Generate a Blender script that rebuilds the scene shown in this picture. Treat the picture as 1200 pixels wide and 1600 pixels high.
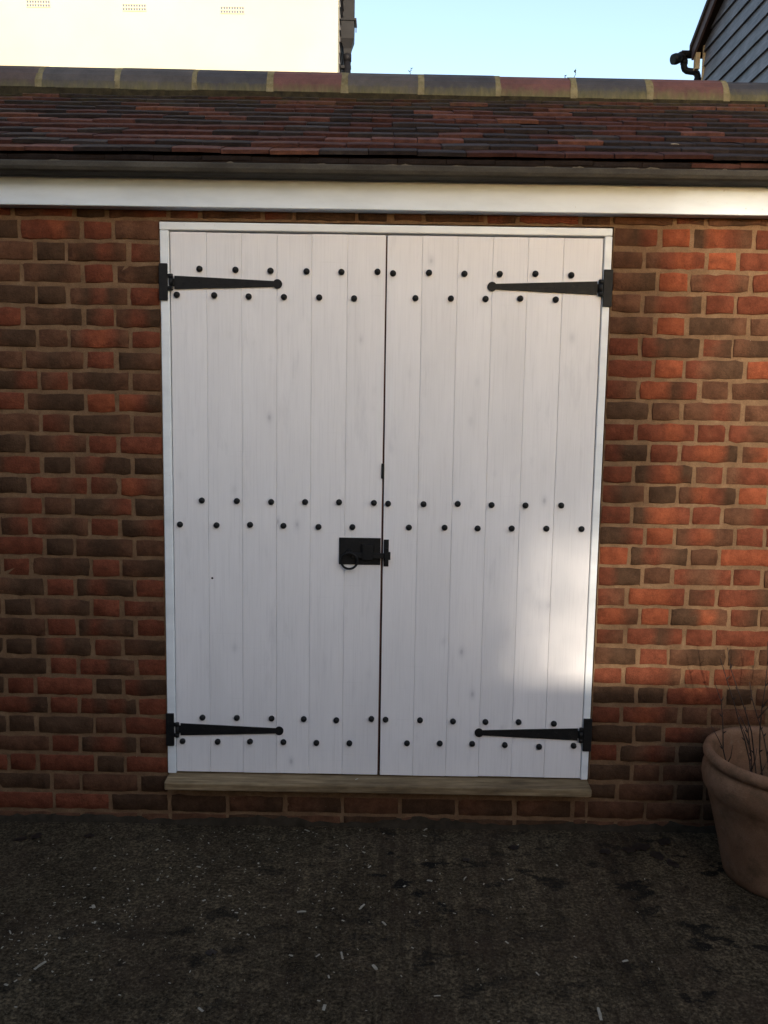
import bpy, bmesh, math, random
from math import sin, cos, pi, radians, sqrt, atan2
from mathutils import Vector, Matrix, noise

for o in list(bpy.data.objects): bpy.data.objects.remove(o)
S = bpy.context.scene
COL = S.collection
random.seed(11)

# ------------------------------------------------------------------ camera
cd = bpy.data.cameras.new('camera'); cam = bpy.data.objects.new('camera', cd); COL.objects.link(cam)
cd.sensor_fit = 'VERTICAL'; cd.sensor_height = 24.0; cd.lens = 24.0 * 1290 / 1600
cd.clip_start = 0.05; cd.clip_end = 2000
PITCH, YAW, ROLL = radians(-6.664), radians(-0.2117), radians(0.8959)
fw = Vector((sin(YAW)*cos(PITCH), cos(YAW)*cos(PITCH), sin(PITCH)))
rt = Vector((cos(YAW), -sin(YAW), 0)); up = rt.cross(fw)
r2 = rt*cos(ROLL) + up*sin(ROLL); u2 = -rt*sin(ROLL) + up*cos(ROLL)
cam.matrix_world = Matrix(((r2.x, u2.x, -fw.x, 0), (r2.y, u2.y, -fw.y, -3.0), (r2.z, u2.z, -fw.z, 1.56), (0, 0, 0, 1)))
S.camera = cam
S.render.resolution_x = 768; S.render.resolution_y = 1024

# ------------------------------------------------------------------ sky, sun, exposure
SUN_EL = radians(13.0)
SUN_AZ = atan2(0.16, -1.0)            # towards the sun: behind the viewer, slightly right
to_sun = Vector((sin(SUN_AZ)*cos(SUN_EL), cos(SUN_AZ)*cos(SUN_EL), sin(SUN_EL)))
W = bpy.data.worlds.new('World'); S.world = W; W.use_nodes = True
nt = W.node_tree; bg = nt.nodes['Background']
sky = nt.nodes.new('ShaderNodeTexSky'); sky.sky_type = 'NISHITA'; sky.sun_disc = False
sky.sun_elevation = SUN_EL; sky.sun_rotation = SUN_AZ
sky.air_density = 1.0; sky.dust_density = 1.3; sky.ozone_density = 0.6
nt.links.new(sky.outputs[0], bg.inputs[0]); bg.inputs[1].default_value = 0.15
sl = bpy.data.lights.new('sun', 'SUN'); sun = bpy.data.objects.new('sun', sl); COL.objects.link(sun)
sl.energy = 2.0; sl.angle = radians(0.8); sl.color = (1.0, 0.90, 0.74)
sun.rotation_euler = to_sun.to_track_quat('Z', 'Y').to_euler()
S.view_settings.view_transform = 'Standard'; S.view_settings.look = 'None'
S.view_settings.exposure = 1.32; S.view_settings.gamma = 1.0
S.view_settings.use_white_balance = True      # the photograph was balanced for open shade
S.view_settings.white_balance_temperature = 6600; S.view_settings.white_balance_tint = 11.0

# ------------------------------------------------------------------ helpers
def link(name, me, parent=None, mat=None):
    o = bpy.data.objects.new(name, me); COL.objects.link(o)
    if parent is not None: o.parent = parent
    if mat is not None and me is not None: me.materials.append(mat)
    return o
def empty(name, loc=(0, 0, 0), parent=None):
    o = link(name, None, parent); o.location = loc; o.empty_display_size = .1
    return o
def tag(o, label=None, cat=None, group=None, kind=None):
    if label: o['label'] = label
    if cat: o['category'] = cat
    if group: o['group'] = group
    if kind: o['kind'] = kind
    return o
class MB:
    def __init__(s): s.v = []; s.f = []; s.sm = []
    def add(s, vs, fs, smooth=False):
        b = len(s.v); s.v += [tuple(v) for v in vs]; s.f += [tuple(b+i for i in f) for f in fs]; s.sm += [smooth]*len(fs)
        return s
    def box(s, x0, x1, y0, y1, z0, z1):
        vs = [(x, y, z) for z in (z0, z1) for y in (y0, y1) for x in (x0, x1)]
        return s.add(vs, [(0, 2, 3, 1), (4, 5, 7, 6), (0, 1, 5, 4), (2, 6, 7, 3), (0, 4, 6, 2), (1, 3, 7, 5)])
    def bbox(s, x0, x1, y0, y1, z0, z1, b=.003):       # box with chamfered front (-y) and top edges
        A = [(x0, y0+b), (x0+b, y0), (x1-b, y0), (x1, y0+b), (x1, y1), (x0, y1)]
        n = len(A); B = [(min(max(x, x0+b), x1-b), max(y, y0+b) if y < y1 else y) for x, y in A]
        vs = [(x, y, z0) for x, y in B] + [(x, y, z0+b) for x, y in A] + [(x, y, z1-b) for x, y in A] + [(x, y, z1) for x, y in B]
        fs = [tuple(range(n-1, -1, -1)), tuple(range(3*n, 4*n))]
        for k in range(3):
            for i in range(n): j = (i+1) % n; fs.append((k*n+i, k*n+j, (k+1)*n+j, (k+1)*n+i))
        return s.add(vs, fs)
    def prism(s, poly, y0, y1, axis='y', smooth=False):   # poly of (a,b): x,z for axis y ; y,z for axis x ; x,y for axis z
        n = len(poly)
        mk = {'y': lambda a, b, t: (a, t, b), 'x': lambda a, b, t: (t, a, b), 'z': lambda a, b, t: (a, b, t)}[axis]
        vs = [mk(a, b, y0) for a, b in poly] + [mk(a, b, y1) for a, b in poly]
        s.add(vs, [tuple(range(n)), tuple(range(2*n-1, n-1, -1))])
        b = len(s.v)-2*n
        for i in range(n):
            j = (i+1) % n; s.f.append((b+i, b+n+i, b+n+j, b+j)); s.sm.append(smooth)
        return s
    def tube(s, pts, rad, n=10, cap=True, smooth=True):
        pts = [Vector(p) for p in pts]
        if not hasattr(rad, '__len__'): rad = [rad]*len(pts)
        vs = []; prev = None
        for i, p in enumerate(pts):
            d = (pts[min(i+1, len(pts)-1)]-pts[max(i-1, 0)]).normalized()
            a = prev if prev is not None else (Vector((0, 0, 1)) if abs(d.z) < .9 else Vector((1, 0, 0)))
            a = (a-d*a.dot(d)).normalized(); prev = a; c = d.cross(a)
            vs += [p+(a*cos(2*pi*k/n)+c*sin(2*pi*k/n))*rad[i] for k in range(n)]
        fs = []
        for i in range(len(pts)-1):
            for k in range(n): fs.append((i*n+k, i*n+(k+1) % n, (i+1)*n+(k+1) % n, (i+1)*n+k))
        s.add(vs, fs, smooth)
        if cap:
            b = len(s.v)-len(vs)
            s.f += [tuple(b+k for k in range(n-1, -1, -1)), tuple(b+(len(pts)-1)*n+k for k in range(n))]; s.sm += [False]*2
        return s
    def lathe(s, prof, c=(0, 0, 0), n=48):               # prof of (r,z)
        vs = []; fs = []
        for r, z in prof: vs += [(c[0]+r*cos(2*pi*k/n), c[1]+r*sin(2*pi*k/n), c[2]+z) for k in range(n)]
        for i in range(len(prof)-1):
            for k in range(n): fs.append((i*n+k, i*n+(k+1) % n, (i+1)*n+(k+1) % n, (i+1)*n+k))
        return s.add(vs, fs, True)
    def mesh(s, name):
        me = bpy.data.meshes.new(name); me.from_pydata(s.v, [], s.f); me.update()
        me.polygons.foreach_set('use_smooth', s.sm)
        bm = bmesh.new(); bm.from_mesh(me); bmesh.ops.recalc_face_normals(bm, faces=bm.faces); bm.to_mesh(me); bm.free()
        return me
    def build(s, name, mat, parent=None): return link(name, s.mesh(name), parent, mat)

# ------------------------------------------------------------------ materials
class NT:
    def __init__(s, name):
        s.m = bpy.data.materials.new(name); s.m.use_nodes = True; s.t = s.m.node_tree; s.b = s.t.nodes['Principled BSDF']
    def n(s, typ, **k):
        nd = s.t.nodes.new('ShaderNode'+typ)
        for a, v in k.items():
            if a.startswith('i_'):
                key = a[2:]; key = int(key) if key.isdigit() else key
                nd.inputs[key].default_value = v
            else: setattr(nd, a, v)
        return nd
    def l(s, a, b): s.t.links.new(a, b)
    def coord(s, scale=(1, 1, 1), which='Object'):
        tc = s.n('TexCoord'); mp = s.n('Mapping'); mp.inputs['Scale'].default_value = scale
        s.l(tc.outputs[which], mp.inputs[0]); return mp.outputs[0]
    def pos(s, scale=(1, 1, 1)):
        g = s.n('NewGeometry'); mp = s.n('Mapping'); mp.inputs['Scale'].default_value = scale
        s.l(g.outputs['Position'], mp.inputs[0]); return mp.outputs[0]
    def noise(s, vec, scale, detail=4, rough=.55, out=0):
        nd = s.n('TexNoise', i_Scale=scale, i_Detail=detail, i_Roughness=rough); s.l(vec, nd.inputs['Vector']); return nd.outputs[out]
    def ramp(s, fac, stops):
        r = s.n('ValToRGB'); e = r.color_ramp.elements
        while len(e) < len(stops): e.new(.5)
        for i, (p, c) in enumerate(stops):
            e[i].position = p; e[i].color = (c, c, c, 1) if not hasattr(c, '__len__') else (*c, 1)
        s.l(fac, r.inputs[0]); return r.outputs[0]
    def mix(s, fac, a, b, mode='MIX'):
        m = s.n('Mix', data_type='RGBA', blend_type=mode)
        for inp, v in ((m.inputs[0], fac), (m.inputs[6], a), (m.inputs[7], b)):
            if hasattr(v, 'is_linked') or hasattr(v, 'links'): s.l(v, inp)
            elif hasattr(v, '__len__'): inp.default_value = (*v, 1) if len(v) == 3 else v
            else: inp.default_value = v if inp.type == 'VALUE' else (v, v, v, 1)
        return m.outputs[2]
    def math(s, op, a, b=0.0):
        m = s.n('Math', operation=op)
        for inp, v in ((m.inputs[0], a), (m.inputs[1], b)):
            if hasattr(v, 'links'): s.l(v, inp)
            else: inp.default_value = v
        return m.outputs[0]
    def bump(s, h, strength=.5, dist=.002, prev=None):
        b = s.n('Bump', i_Strength=strength, i_Distance=dist); s.l(h, b.inputs['Height'])
        if prev is not None: s.l(prev, b.inputs['Normal'])
        return b.outputs[0]
    def out(s, col=None, rough=None, nor=None, spec=None, metal=None):
        for k, v in (('Base Color', col), ('Roughness', rough), ('Normal', nor), ('Specular IOR Level', spec), ('Metallic', metal)):
            if v is None: continue
            i = s.b.inputs[k]
            if hasattr(v, 'links'): s.l(v, i)
            elif hasattr(v, '__len__'): i.default_value = (*v, 1)
            else: i.default_value = v
        return s.m

def m_brick():
    t = NT('fired_clay_brick'); p = t.pos()
    a = t.n('VertexColor', layer_name='tone')
    blot = t.ramp(t.noise(p, 22, 5, .6), [(.30, .62), (.55, 1.0), (.75, 1.25)])
    grain = t.ramp(t.noise(p, 260, 4, .7), [(.25, .6), (.5, 1.0), (.8, 1.35)])
    c = t.mix(1, a.outputs[0], blot, 'MULTIPLY'); c = t.mix(.8, c, grain, 'MULTIPLY')
    smut = t.ramp(t.noise(t.pos((1, 1, 2.5)), 9, 5, .6), [(.54, 0), (.76, .45)])
    c = t.mix(smut, c, (.040, .023, .014))
    dust = t.ramp(t.noise(p, 34, 6, .7), [(.60, 0), (.80, .30)])
    c = t.mix(dust, c, (.20, .120, .066))
    v = t.n('TexVoronoi', i_Scale=46); t.l(p, v.inputs['Vector'])
    fl = t.ramp(v.outputs['Distance'], [(.035, 1), (.06, 0)])
    gate = t.ramp(t.noise(p, 13, 2), [(.64, 0), (.68, .8)])
    c = t.mix(t.math('MULTIPLY', fl, gate), c, (.5, .45, .38))
    n1 = t.bump(t.noise(p, 75, 4, .75), 1.0, .005); n2 = t.bump(t.noise(p, 330, 2, .7), .6, .0015, n1)
    return t.out(c, .9, n2, .06)
def m_mortar():
    t = NT('sandy_mortar'); p = t.pos()
    c = t.ramp(t.noise(p, 17, 6, .65), [(.3, (.128, .074, .041)), (.55, (.185, .110, .062)), (.8, (.25, .160, .095))])
    c = t.mix(.7, c, t.ramp(t.noise(p, 420, 3, .7), [(.3, .55), (.5, 1.), (.75, 1.4)]), 'MULTIPLY')
    n1 = t.bump(t.noise(p, 40, 3, .7), .8, .004); n2 = t.bump(t.noise(p, 380, 3, .8), .7, .0015, n1)
    return t.out(c, .95, n2, .05)
def m_paint():
    t = NT('white_painted_board'); p = t.pos()
    inf = t.n('ObjectInfo')
    off = t.n('CombineXYZ'); t.l(t.math('MULTIPLY', inf.outputs['Random'], 37.0), off.inputs[0]); t.l(t.math('MULTIPLY', inf.outputs['Random'], 91.0), off.inputs[2])
    va = t.n('VectorMath', operation='ADD'); t.l(p, va.inputs[0]); t.l(off.outputs[0], va.inputs[1])
    def sc(x, z):
        m = t.n('Mapping'); m.inputs['Scale'].default_value = (x, 1, z); t.l(va.outputs[0], m.inputs[0]); return m.outputs[0]
    grain = t.noise(sc(1, .03), 190, 5, .6)
    c = t.ramp(grain, [(.25, (.71, .685, .692)), (.45, (.770, .745, .752)), (.7, (.795, .77, .775))])
    tone = t.ramp(t.noise(sc(1, .35), 5, 4, .6), [(.3, .94), (.7, 1.03)])
    c = t.mix(1, c, tone, 'MULTIPLY')
    board = t.n('MapRange'); t.l(inf.outputs['Random'], board.inputs[0]); board.inputs[3].default_value = .985; board.inputs[4].default_value = 1.02
    c = t.mix(1, c, board.outputs[0], 'MULTIPLY')
    v = t.n('TexVoronoi', i_Scale=7.5, i_Randomness=1.); t.l(sc(1.1, .62), v.inputs['Vector'])
    kn = t.ramp(v.outputs['Distance'], [(.025, .55), (.055, .24), (.12, .05), (.2, 0)])
    gate = t.ramp(t.noise(sc(1, .7), 6.3, 2), [(.40, 0), (.52, .9)])
    c = t.mix(t.math('MULTIPLY', kn, gate), c, (.30, .29, .32))
    sm = t.ramp(t.noise(sc(1, .22), 13, 5, .65), [(.58, 0), (.80, .34)])
    c = t.mix(sm, c, (.40, .39, .41))
    hz = t.ramp(t.noise(t.pos((3, 1, 140)), 1.0, 3, .6), [(.66, 0), (.74, .16)])
    c = t.mix(hz, c, (.42, .40, .40))
    n = t.bump(grain, .25, .001); n = t.bump(t.noise(p, 90, 3), .15, .001, n)
    return t.out(c, .55, n, .35)
def m_trim(name='white_gloss_timber', base=(.70, .70, .71)):
    t = NT(name); p = t.pos((.25, 1, 1))
    d = tuple(x*.86 for x in base)
    c = t.ramp(t.noise(p, 14, 5, .6), [(.3, d), (.6, base)])
    sp = t.ramp(t.noise(t.pos(), 75, 2), [(.73, 0), (.79, .5)])
    c = t.mix(sp, c, (.34, .32, .30))
    return t.out(c, .42, t.bump(t.noise(p, 60, 4), .2, .001), .4)
def m_iron():
    t = NT('black_painted_iron'); p = t.pos()
    c = t.ramp(t.noise(p, 60, 5, .6), [(.3, (.004, .004, .0045)), (.62, (.009, .0088, .0092)), (.8, (.018, .015, .013))])
    return t.out(c, t.ramp(t.noise(p, 90, 4), [(.3, .5), (.7, .7)]), t.bump(t.noise(p, 140, 4), .6, .0012), .25)
def m_plain(name, c0, c1, scale=20, rough=.7, bump=.3, spec=.3, stretch=(1, 1, 1), fine=300):
    t = NT(name); p = t.pos(stretch)
    c = t.ramp(t.noise(p, scale, 6, .65), [(.3, c0), (.7, c1)])
    c = t.mix(.5, c, t.ramp(t.noise(t.pos(), fine, 3, .7), [(.3, .7), (.7, 1.3)]), 'MULTIPLY')
    return t.out(c, rough, t.bump(t.noise(p, scale*4, 5, .65), bump, .003), spec)
def m_tile():
    t = NT('clay_roof_tile'); p = t.pos()
    a = t.n('VertexColor', layer_name='tone')
    c = t.mix(1, a.outputs[0], t.ramp(t.noise(p, 30, 5, .65), [(.3, .65), (.7, 1.3)]), 'MULTIPLY')
    c = t.mix(.6, c, t.ramp(t.noise(p, 300, 3, .7), [(.3, .6), (.7, 1.4)]), 'MULTIPLY')
    li = t.ramp(t.noise(p, 55, 4, .7), [(.66, 0), (.78, .35)])
    c = t.mix(li, c, (.12, .115, .085))
    # moss keeps to the damp courses below the ridge bedding
    g = t.n('NewGeometry'); sx = t.n('SeparateXYZ'); t.l(g.outputs['Position'], sx.inputs[0])
    hi = t.n('MapRange'); t.l(sx.outputs[2], hi.inputs[0]); hi.inputs[1].default_value = 2.80; hi.inputs[2].default_value = 2.99
    ms = t.math('MULTIPLY', hi.outputs[0], t.ramp(t.noise(p, 12, 5, .7), [(.42, 0), (.7, .75)]))
    c = t.mix(ms, c, (.060, .052, .018))
    return t.out(c, .8, t.bump(t.noise(p, 120, 4, .7), .7, .002), .15)
def m_ridge():
    t = NT('ridge_clay'); p = t.pos()
    a = t.n('VertexColor', layer_name='tone')
    c = t.mix(1, a.outputs[0], t.ramp(t.noise(p, 14, 6, .65), [(.3, .7), (.7, 1.25)]), 'MULTIPLY')
    c = t.mix(.5, c, t.ramp(t.noise(p, 280, 3, .7), [(.3, .7), (.7, 1.3)]), 'MULTIPLY')
    g = t.n('NewGeometry'); sx = t.n('SeparateXYZ'); t.l(g.outputs['Position'], sx.inputs[0])
    z = t.math('ADD', sx.outputs[2], t.math('MULTIPLY', t.math('SUBTRACT', t.noise(t.pos((1, 1, .35)), 28, 5, .7), .5), .085))
    lo = t.n('MapRange'); t.l(z, lo.inputs[0]); lo.inputs[1].default_value = 3.030; lo.inputs[2].default_value = 2.985
    ms = t.math('MULTIPLY', lo.outputs[0], .92)
    c = t.mix(ms, c, t.ramp(t.noise(t.pos((1, 1, .3)), 45, 4, .7), [(.3, (.055, .052, .018)), (.7, (.13, .115, .05))]))
    return t.out(c, .7, t.bump(t.noise(p, 110, 5, .7), .6, .002), .35)
def m_concrete():
    t = NT('worn_brushed_concrete'); p = t.pos()
    c = t.ramp(t.noise(p, 2.6, 5, .62), [(.3, (.038, .0275, .0160)), (.7, (.088, .064, .038))])
    c = t.mix(.9, c, t.ramp(t.noise(p, 26, 5, .72), [(.33, .42), (.5, 1.0), (.68, 1.7)]), 'MULTIPLY')
    ag2 = t.noise(p, 95, 4, .75)
    c = t.mix(.95, c, t.ramp(ag2, [(.36, .25), (.5, 1.0), (.64, 2.2)]), 'MULTIPLY')
    # tamping ridges running away from the wall, broken and patchy
    rd = t.noise(t.pos((1, .045, 1)), 38, 3, .55)
    band = t.ramp(t.noise(t.pos((1, .5, 1)), 1.7, 3), [(.40, 0), (.62, 1)])
    rid = t.math('MULTIPLY', t.ramp(rd, [(.42, 0), (.62, 1)]), band)
    c = t.mix(t.math('MULTIPLY', rid, .62), c, (.024, .016, .0105))
    # damp dark blotches and rusty tint
    st = t.ramp(t.noise(t.pos((1, 1.5, 1)), 6.5, 5, .62), [(.565, 0), (.605, .92)])
    st2 = t.ramp(t.noise(p, 1.3, 3), [(.42, .15), (.62, 1)])
    c = t.mix(t.ramp(t.noise(p, 3.7, 3), [(.5, 0), (.75, .35)]), c, (.070, .042, .028))
    c = t.mix(t.math('MULTIPLY', st, st2), c, (.007, .0062, .0055))
    v = t.n('TexVoronoi', i_Scale=190); t.l(p, v.inputs['Vector'])
    fl = t.math('MULTIPLY', t.ramp(v.outputs['Distance'], [(.16, 1), (.26, 0)]), t.ramp(t.noise(p, 60, 2), [(.47, 0), (.56, .75)]))
    c = t.mix(fl, c, (.17, .145, .105))
    h = t.math('ADD', t.math('MULTIPLY', rid, -.5), t.math('MULTIPLY', ag2, 1.0))
    n = t.bump(h, 1.0, .006); n = t.bump(t.noise(p, 300, 2, .7), .7, .002, n)
    return t.out(c, t.ramp(st, [(0, .95), (1, .8)]), n, .06)
def m_oak():
    t = NT('weathered_oak'); p = t.pos((.06, 1, 1))
    g = t.noise(p, 90, 6, .65)
    c = t.ramp(g, [(.28, (.11, .074, .038)), (.5, (.225, .155, .085)), (.75, (.34, .25, .145))])
    d = t.ramp(t.noise(t.pos((.5, 1, 1)), 6, 5, .65), [(.35, .45), (.6, 1.1)])
    c = t.mix(.8, c, d, 'MULTIPLY')
    return t.out(c, .85, t.bump(g, .7, .002), .2)
def m_terra():
    t = NT('terracotta'); p = t.pos()
    c = t.ramp(t.noise(p, 7, 6, .6), [(.3, (.160, .084, .048)), (.7, (.245, .143, .090))])
    c = t.mix(.6, c, t.ramp(t.noise(p, 240, 4, .7), [(.3, .7), (.7, 1.3)]), 'MULTIPLY')
    alg = t.ramp(t.noise(p, 11, 5, .7), [(.50, 0), (.72, .65)])
    c = t.mix(alg, c, (.060, .042, .022))
    lime = t.ramp(t.noise(p, 17, 6, .75), [(.60, 0), (.78, .4)])
    c = t.mix(lime, c, (.30, .25, .19))
    return t.out(c, .88, t.bump(t.noise(t.pos((1, 1, 5)), 40, 4), .4, .002), .08)
def m_board():
    t = NT('dark_stained_weatherboard'); p = t.pos((1, .12, 1))
    g = t.noise(p, 45, 6, .65)
    c = t.ramp(g, [(.28, (.092, .087, .102)), (.55, (.155, .147, .168)), (.8, (.235, .225, .25))])
    kn = t.ramp(t.noise(t.pos(), 6, 4, .6), [(.35, .65), (.65, 1.2)])
    c = t.mix(.8, c, kn, 'MULTIPLY')
    return t.out(c, .55, t.bump(g, .5, .003), .5)
def m_render():
    t = NT('cream_render'); p = t.pos()
    c = t.ramp(t.noise(p, .9, 4), [(.3, (.60, .545, .385)), (.7, (.67, .61, .45))])
    return t.out(c, .85, t.bump(t.noise(p, 90, 5, .7), .4, .004), .2)
def m_leaf(name, c0, c1):
    t = NT(name)
    c = t.ramp(t.noise(t.pos(), 5, 3), [(.3, c0), (.7, c1)])
    return t.out(c, .6, None, .3)

BRICK, MORTAR, PAINT, TRIM, IRON = m_brick(), m_mortar(), m_paint(), m_trim('white_gloss_timber', (.80, .825, .845)), m_iron()
FASCIA = m_trim('white_upvc_fascia', (.69, .765, .86))
TILE, RIDGE, CONC, OAK, TERRA, BOARD, RENDER = m_tile(), m_ridge(), m_concrete(), m_oak(), m_terra(), m_board(), m_render()
BLACKP = m_plain('black_plastic_pipe', (.006, .006, .008), (.012, .012, .015), 12, .6, .1, .2)
GUTTER = m_plain('dusty_grey_gutter', (.036, .033, .029), (.085, .078, .068), 16, .85, .6, .2, (.35, 1, 1))
DARKIN = m_plain('dark_void_timber', (.010, .007, .006), (.020, .013, .010), 30, .9, .2, .1)
EDGEW = m_plain('bare_edge_timber', (.10, .04, .03), (.16, .07, .05), 30, .8, .3, .2)
SOIL = m_plain('potting_soil', (.010, .008, .006), (.030, .022, .016), 60, .95, 1., .1)
RMORT = m_plain('ridge_bedding_mortar', (.10, .085, .045), (.23, .20, .12), 22, .95, .9, .15)
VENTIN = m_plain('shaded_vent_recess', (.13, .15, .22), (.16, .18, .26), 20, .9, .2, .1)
TWIG = m_plain('dark_twig_bark', (.022, .014, .012), (.055, .036, .028), 60, .8, .4, .2)
BARGE = m_plain('brown_bargeboard', (.075, .045, .045), (.115, .075, .075), 14, .7, .3, .3)
PINE = m_plain('bare_pine', (.38, .26, .14), (.52, .38, .22), 20, .7, .2, .3)
SLATE = m_plain('grey_flank_cladding', (.10, .095, .10), (.17, .16, .165), 9, .8, .6, .3)
CHIP = m_plain('pale_wood_chip', (.24, .205, .15), (.42, .37, .29), 40, .8, .3, .2)
DEADLEAF = m_plain('wet_dead_leaf', (.010, .007, .006), (.028, .018, .013), 40, .5, .6, .4)
SPRIG = m_leaf('weed_leaf', (.05, .08, .03), (.09, .12, .05))

# ------------------------------------------------------------------ ground
g = MB(); N = 200.
g.add([(-N, -N, 0), (N, -N, 0), (N, N, 0), (-N, N, 0)], [(0, 1, 2, 3)])
tag(g.build('ground', CONC), 'dark worn brushed concrete yard in front of the wall', 'ground', kind='structure')

# ------------------------------------------------------------------ brick outbuilding
OB = empty('brick_outbuilding')
tag(OB, 'low red brick outbuilding with tiled roof, black gutter and white fascia', 'outbuilding')
XL, XR = -0.818, 0.782            # brick edges of the door opening
ZB, ZT = 0.165, 2.227             # opening below sill / above head
PITCHC = 0.0756
TOPZ = 2.226
wall = MB()
for (x0, x1, z0, z1) in ((-2.4, XL, -.05, 2.42), (XR, 2.4, -.05, 2.42), (XL, XR, -.05, ZB), (XL, XR, ZT+.004, 2.42)):
    wall.box(x0, x1, .0032, .10, z0, z1)
wall.box(-2.4, -2.3, .10, 1.9, -.05, 2.4).box(2.3, 2.4, .10, 1.9, -.05, 2.4).box(-2.4, 2.4, 1.9, 2.0, -.05, 2.4)
WALL = wall.build('brick_wall', MORTAR, OB)

TONES = {'R': (.240, .066, .031), 'r': (.158, .047, .0255), 'b': (.116, .053, .030), 'd': (.074, .040, .0235)}
def brick_mesh(x0, x1, z0, z1, code, seed, lip=0.):
    rng = random.Random(seed)
    w, h = x1-x0, z1-z0
    nx = max(4, int(round(w/.024))); nz = 4
    xs = [0, .0028/w]+[i/(nx-2) for i in range(1, nx-2)]+[1-.0028/w, 1]; nx = len(xs)-1
    zs = [0, .0032/h, .5, 1-.0032/h, 1]
    cols = [TONES[k] for k in code]; m = len(cols)
    vs = []; tone = []
    rc = rng.uniform(.002, .007); dy = rng.uniform(-.0022, .0016); tilt = rng.uniform(-.0022, .0022); ti2 = rng.uniform(-.0015, .0015)
    top = [rng.gauss(0, .0016) for _ in range(nx+1)]; bot = [rng.gauss(0, .0016) for _ in range(nx+1)]
    jit = rng.uniform(.85, 1.12)
    for j, b in enumerate(zs):
        for i, a in enumerate(xs):
            x = x0+a*w; z = z0+b*h+(top[i]*b+bot[i]*(1-b))
            # rounded corners in outline
            ex = min(a, 1-a)*w; ez = min(b, 1-b)*h
            if ex < rc and ez < rc:
                x += (rc-ex)*.32*(1 if a < .5 else -1); z += (rc-ez)*.32*(1 if b < .5 else -1)
            edge = (i in (0, nx)) or (j in (0, 4))
            y = dy+tilt*(a-.5)+ti2*(b-.5)+(.0034 if edge else 0)+rng.gauss(0, .0006)
            if i in (0, nx): x += rng.gauss(0, .0012)
            vs.append((x, y, z))
            t = a*m-.5+rng.gauss(0, .08); k = min(max(int(math.floor(t)), 0), m-1); k2 = min(k+1, m-1); f = min(max(t-k, 0), 1); f = f*f*(3-2*f)
            tone.append(tuple((cols[k][c]*(1-f)+cols[k2][c]*f)*jit for c in range(3)))
    W1 = nx+1; fs = []
    for j in range(4):
        for i in range(nx): fs.append((j*W1+i, j*W1+i+1, (j+1)*W1+i+1, (j+1)*W1+i))
    ring = [i for i in range(W1)]+[j*W1+nx for j in range(1, 5)]+[4*W1+i for i in range(nx-1, -1, -1)]+[j*W1 for j in range(3, 0, -1)]
    base = len(vs)
    for k in ring: x, y, z = vs[k]; vs.append((x, .02, z)); tone.append(tone[k])
    n = len(ring)
    for k in range(n): fs.append((ring[(k+1) % n], ring[k], base+k, base+(k+1) % n))
    return vs, fs, tone
def tone_mesh(name, vs, fs, tone, smooth=True):
    me = bpy.data.meshes.new(name); me.from_pydata(vs, [], fs); me.update()
    ca = me.color_attributes.new('tone', 'FLOAT_COLOR', 'POINT')
    for i, c in enumerate(tone): ca.data[i].color = (*c, 1)
    me.polygons.foreach_set('use_smooth', [smooth]*len(me.polygons))
    return me

LEFT = """d rrRb r b|b d bdrb rb|b bdb r bd|bdd d bdrdb r|r bdbd dr brd|rdd b brRrb r|b bdb r db|ddr br bddb b|r bddd R Rrd|b rb dddb b|d dbrb r r|drr d brdd d|
d rrbr rb Rrb|dbr b ddbr d|dr rbdb r dbr|r d bddb b|r bdbd r bd|bdd r drdd r|d bdbd r rb|bdb r drdbd r|d drdd rb bd|d r rrdb r|r r d rdd|rrd r rdrd r|
d ddd b rr|b r drrd b|r r d r|d b b d|d r r d|b b b b""".replace('\n', '').split('|')
RIGHT = """bdr R dRrb r|b brRr R rrd|bd R brrb r|b brrd r r|bdb R dddb b|r rdbd rd bddd|r R rbdd R|rb RRdr b bbdr|dd b bbrb b|r rrRr r rbd|rdd r rRRd bR|r drRd br brrr|
rddb d bRrd R|r dRRr r bbrd|ddr R brRbb r|R drbd b R|rdd b rbbr r|rb RRRr br rrd|RRb R ddRb rd|rb rrdr r r|bdd r bddd dr|r rrrb r rb|dd d rRr d|r rRrb b b|
d d rb d|r dbrb d d|d b b d|d b d d|b b d d|b b b b""".replace('\n', '').split('|')
HU, SU, QU = .1115, .2195, .1625          # header, stretcher, three-quarter bat with joint
far_v, far_f, far_t = [], [], []
def put(x0, x1, z0, z1, code, seed):
    rng = random.Random(seed+77)
    j = .0064
    vs, fs, tn = brick_mesh(x0+j+rng.gauss(0, .0012), x1-j+rng.gauss(0, .0012), z0+rng.gauss(0, .001), z1+rng.gauss(0, .0013), code, seed)
    if abs((x0+x1)/2) < 1.52:
        link('brick', tone_mesh('brick', vs, fs, tn), WALL, BRICK)
    else:
        b = len(far_v); far_v.extend(vs); far_t.extend(tn); far_f.extend(tuple(b+i for i in f) for f in fs)
sd = 0
RC = random.Random(5)
def rcode(n): return RC.choice(['r', 'b', 'd', 'br', 'rd', 'bdb', 'rr', 'rb'])
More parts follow.
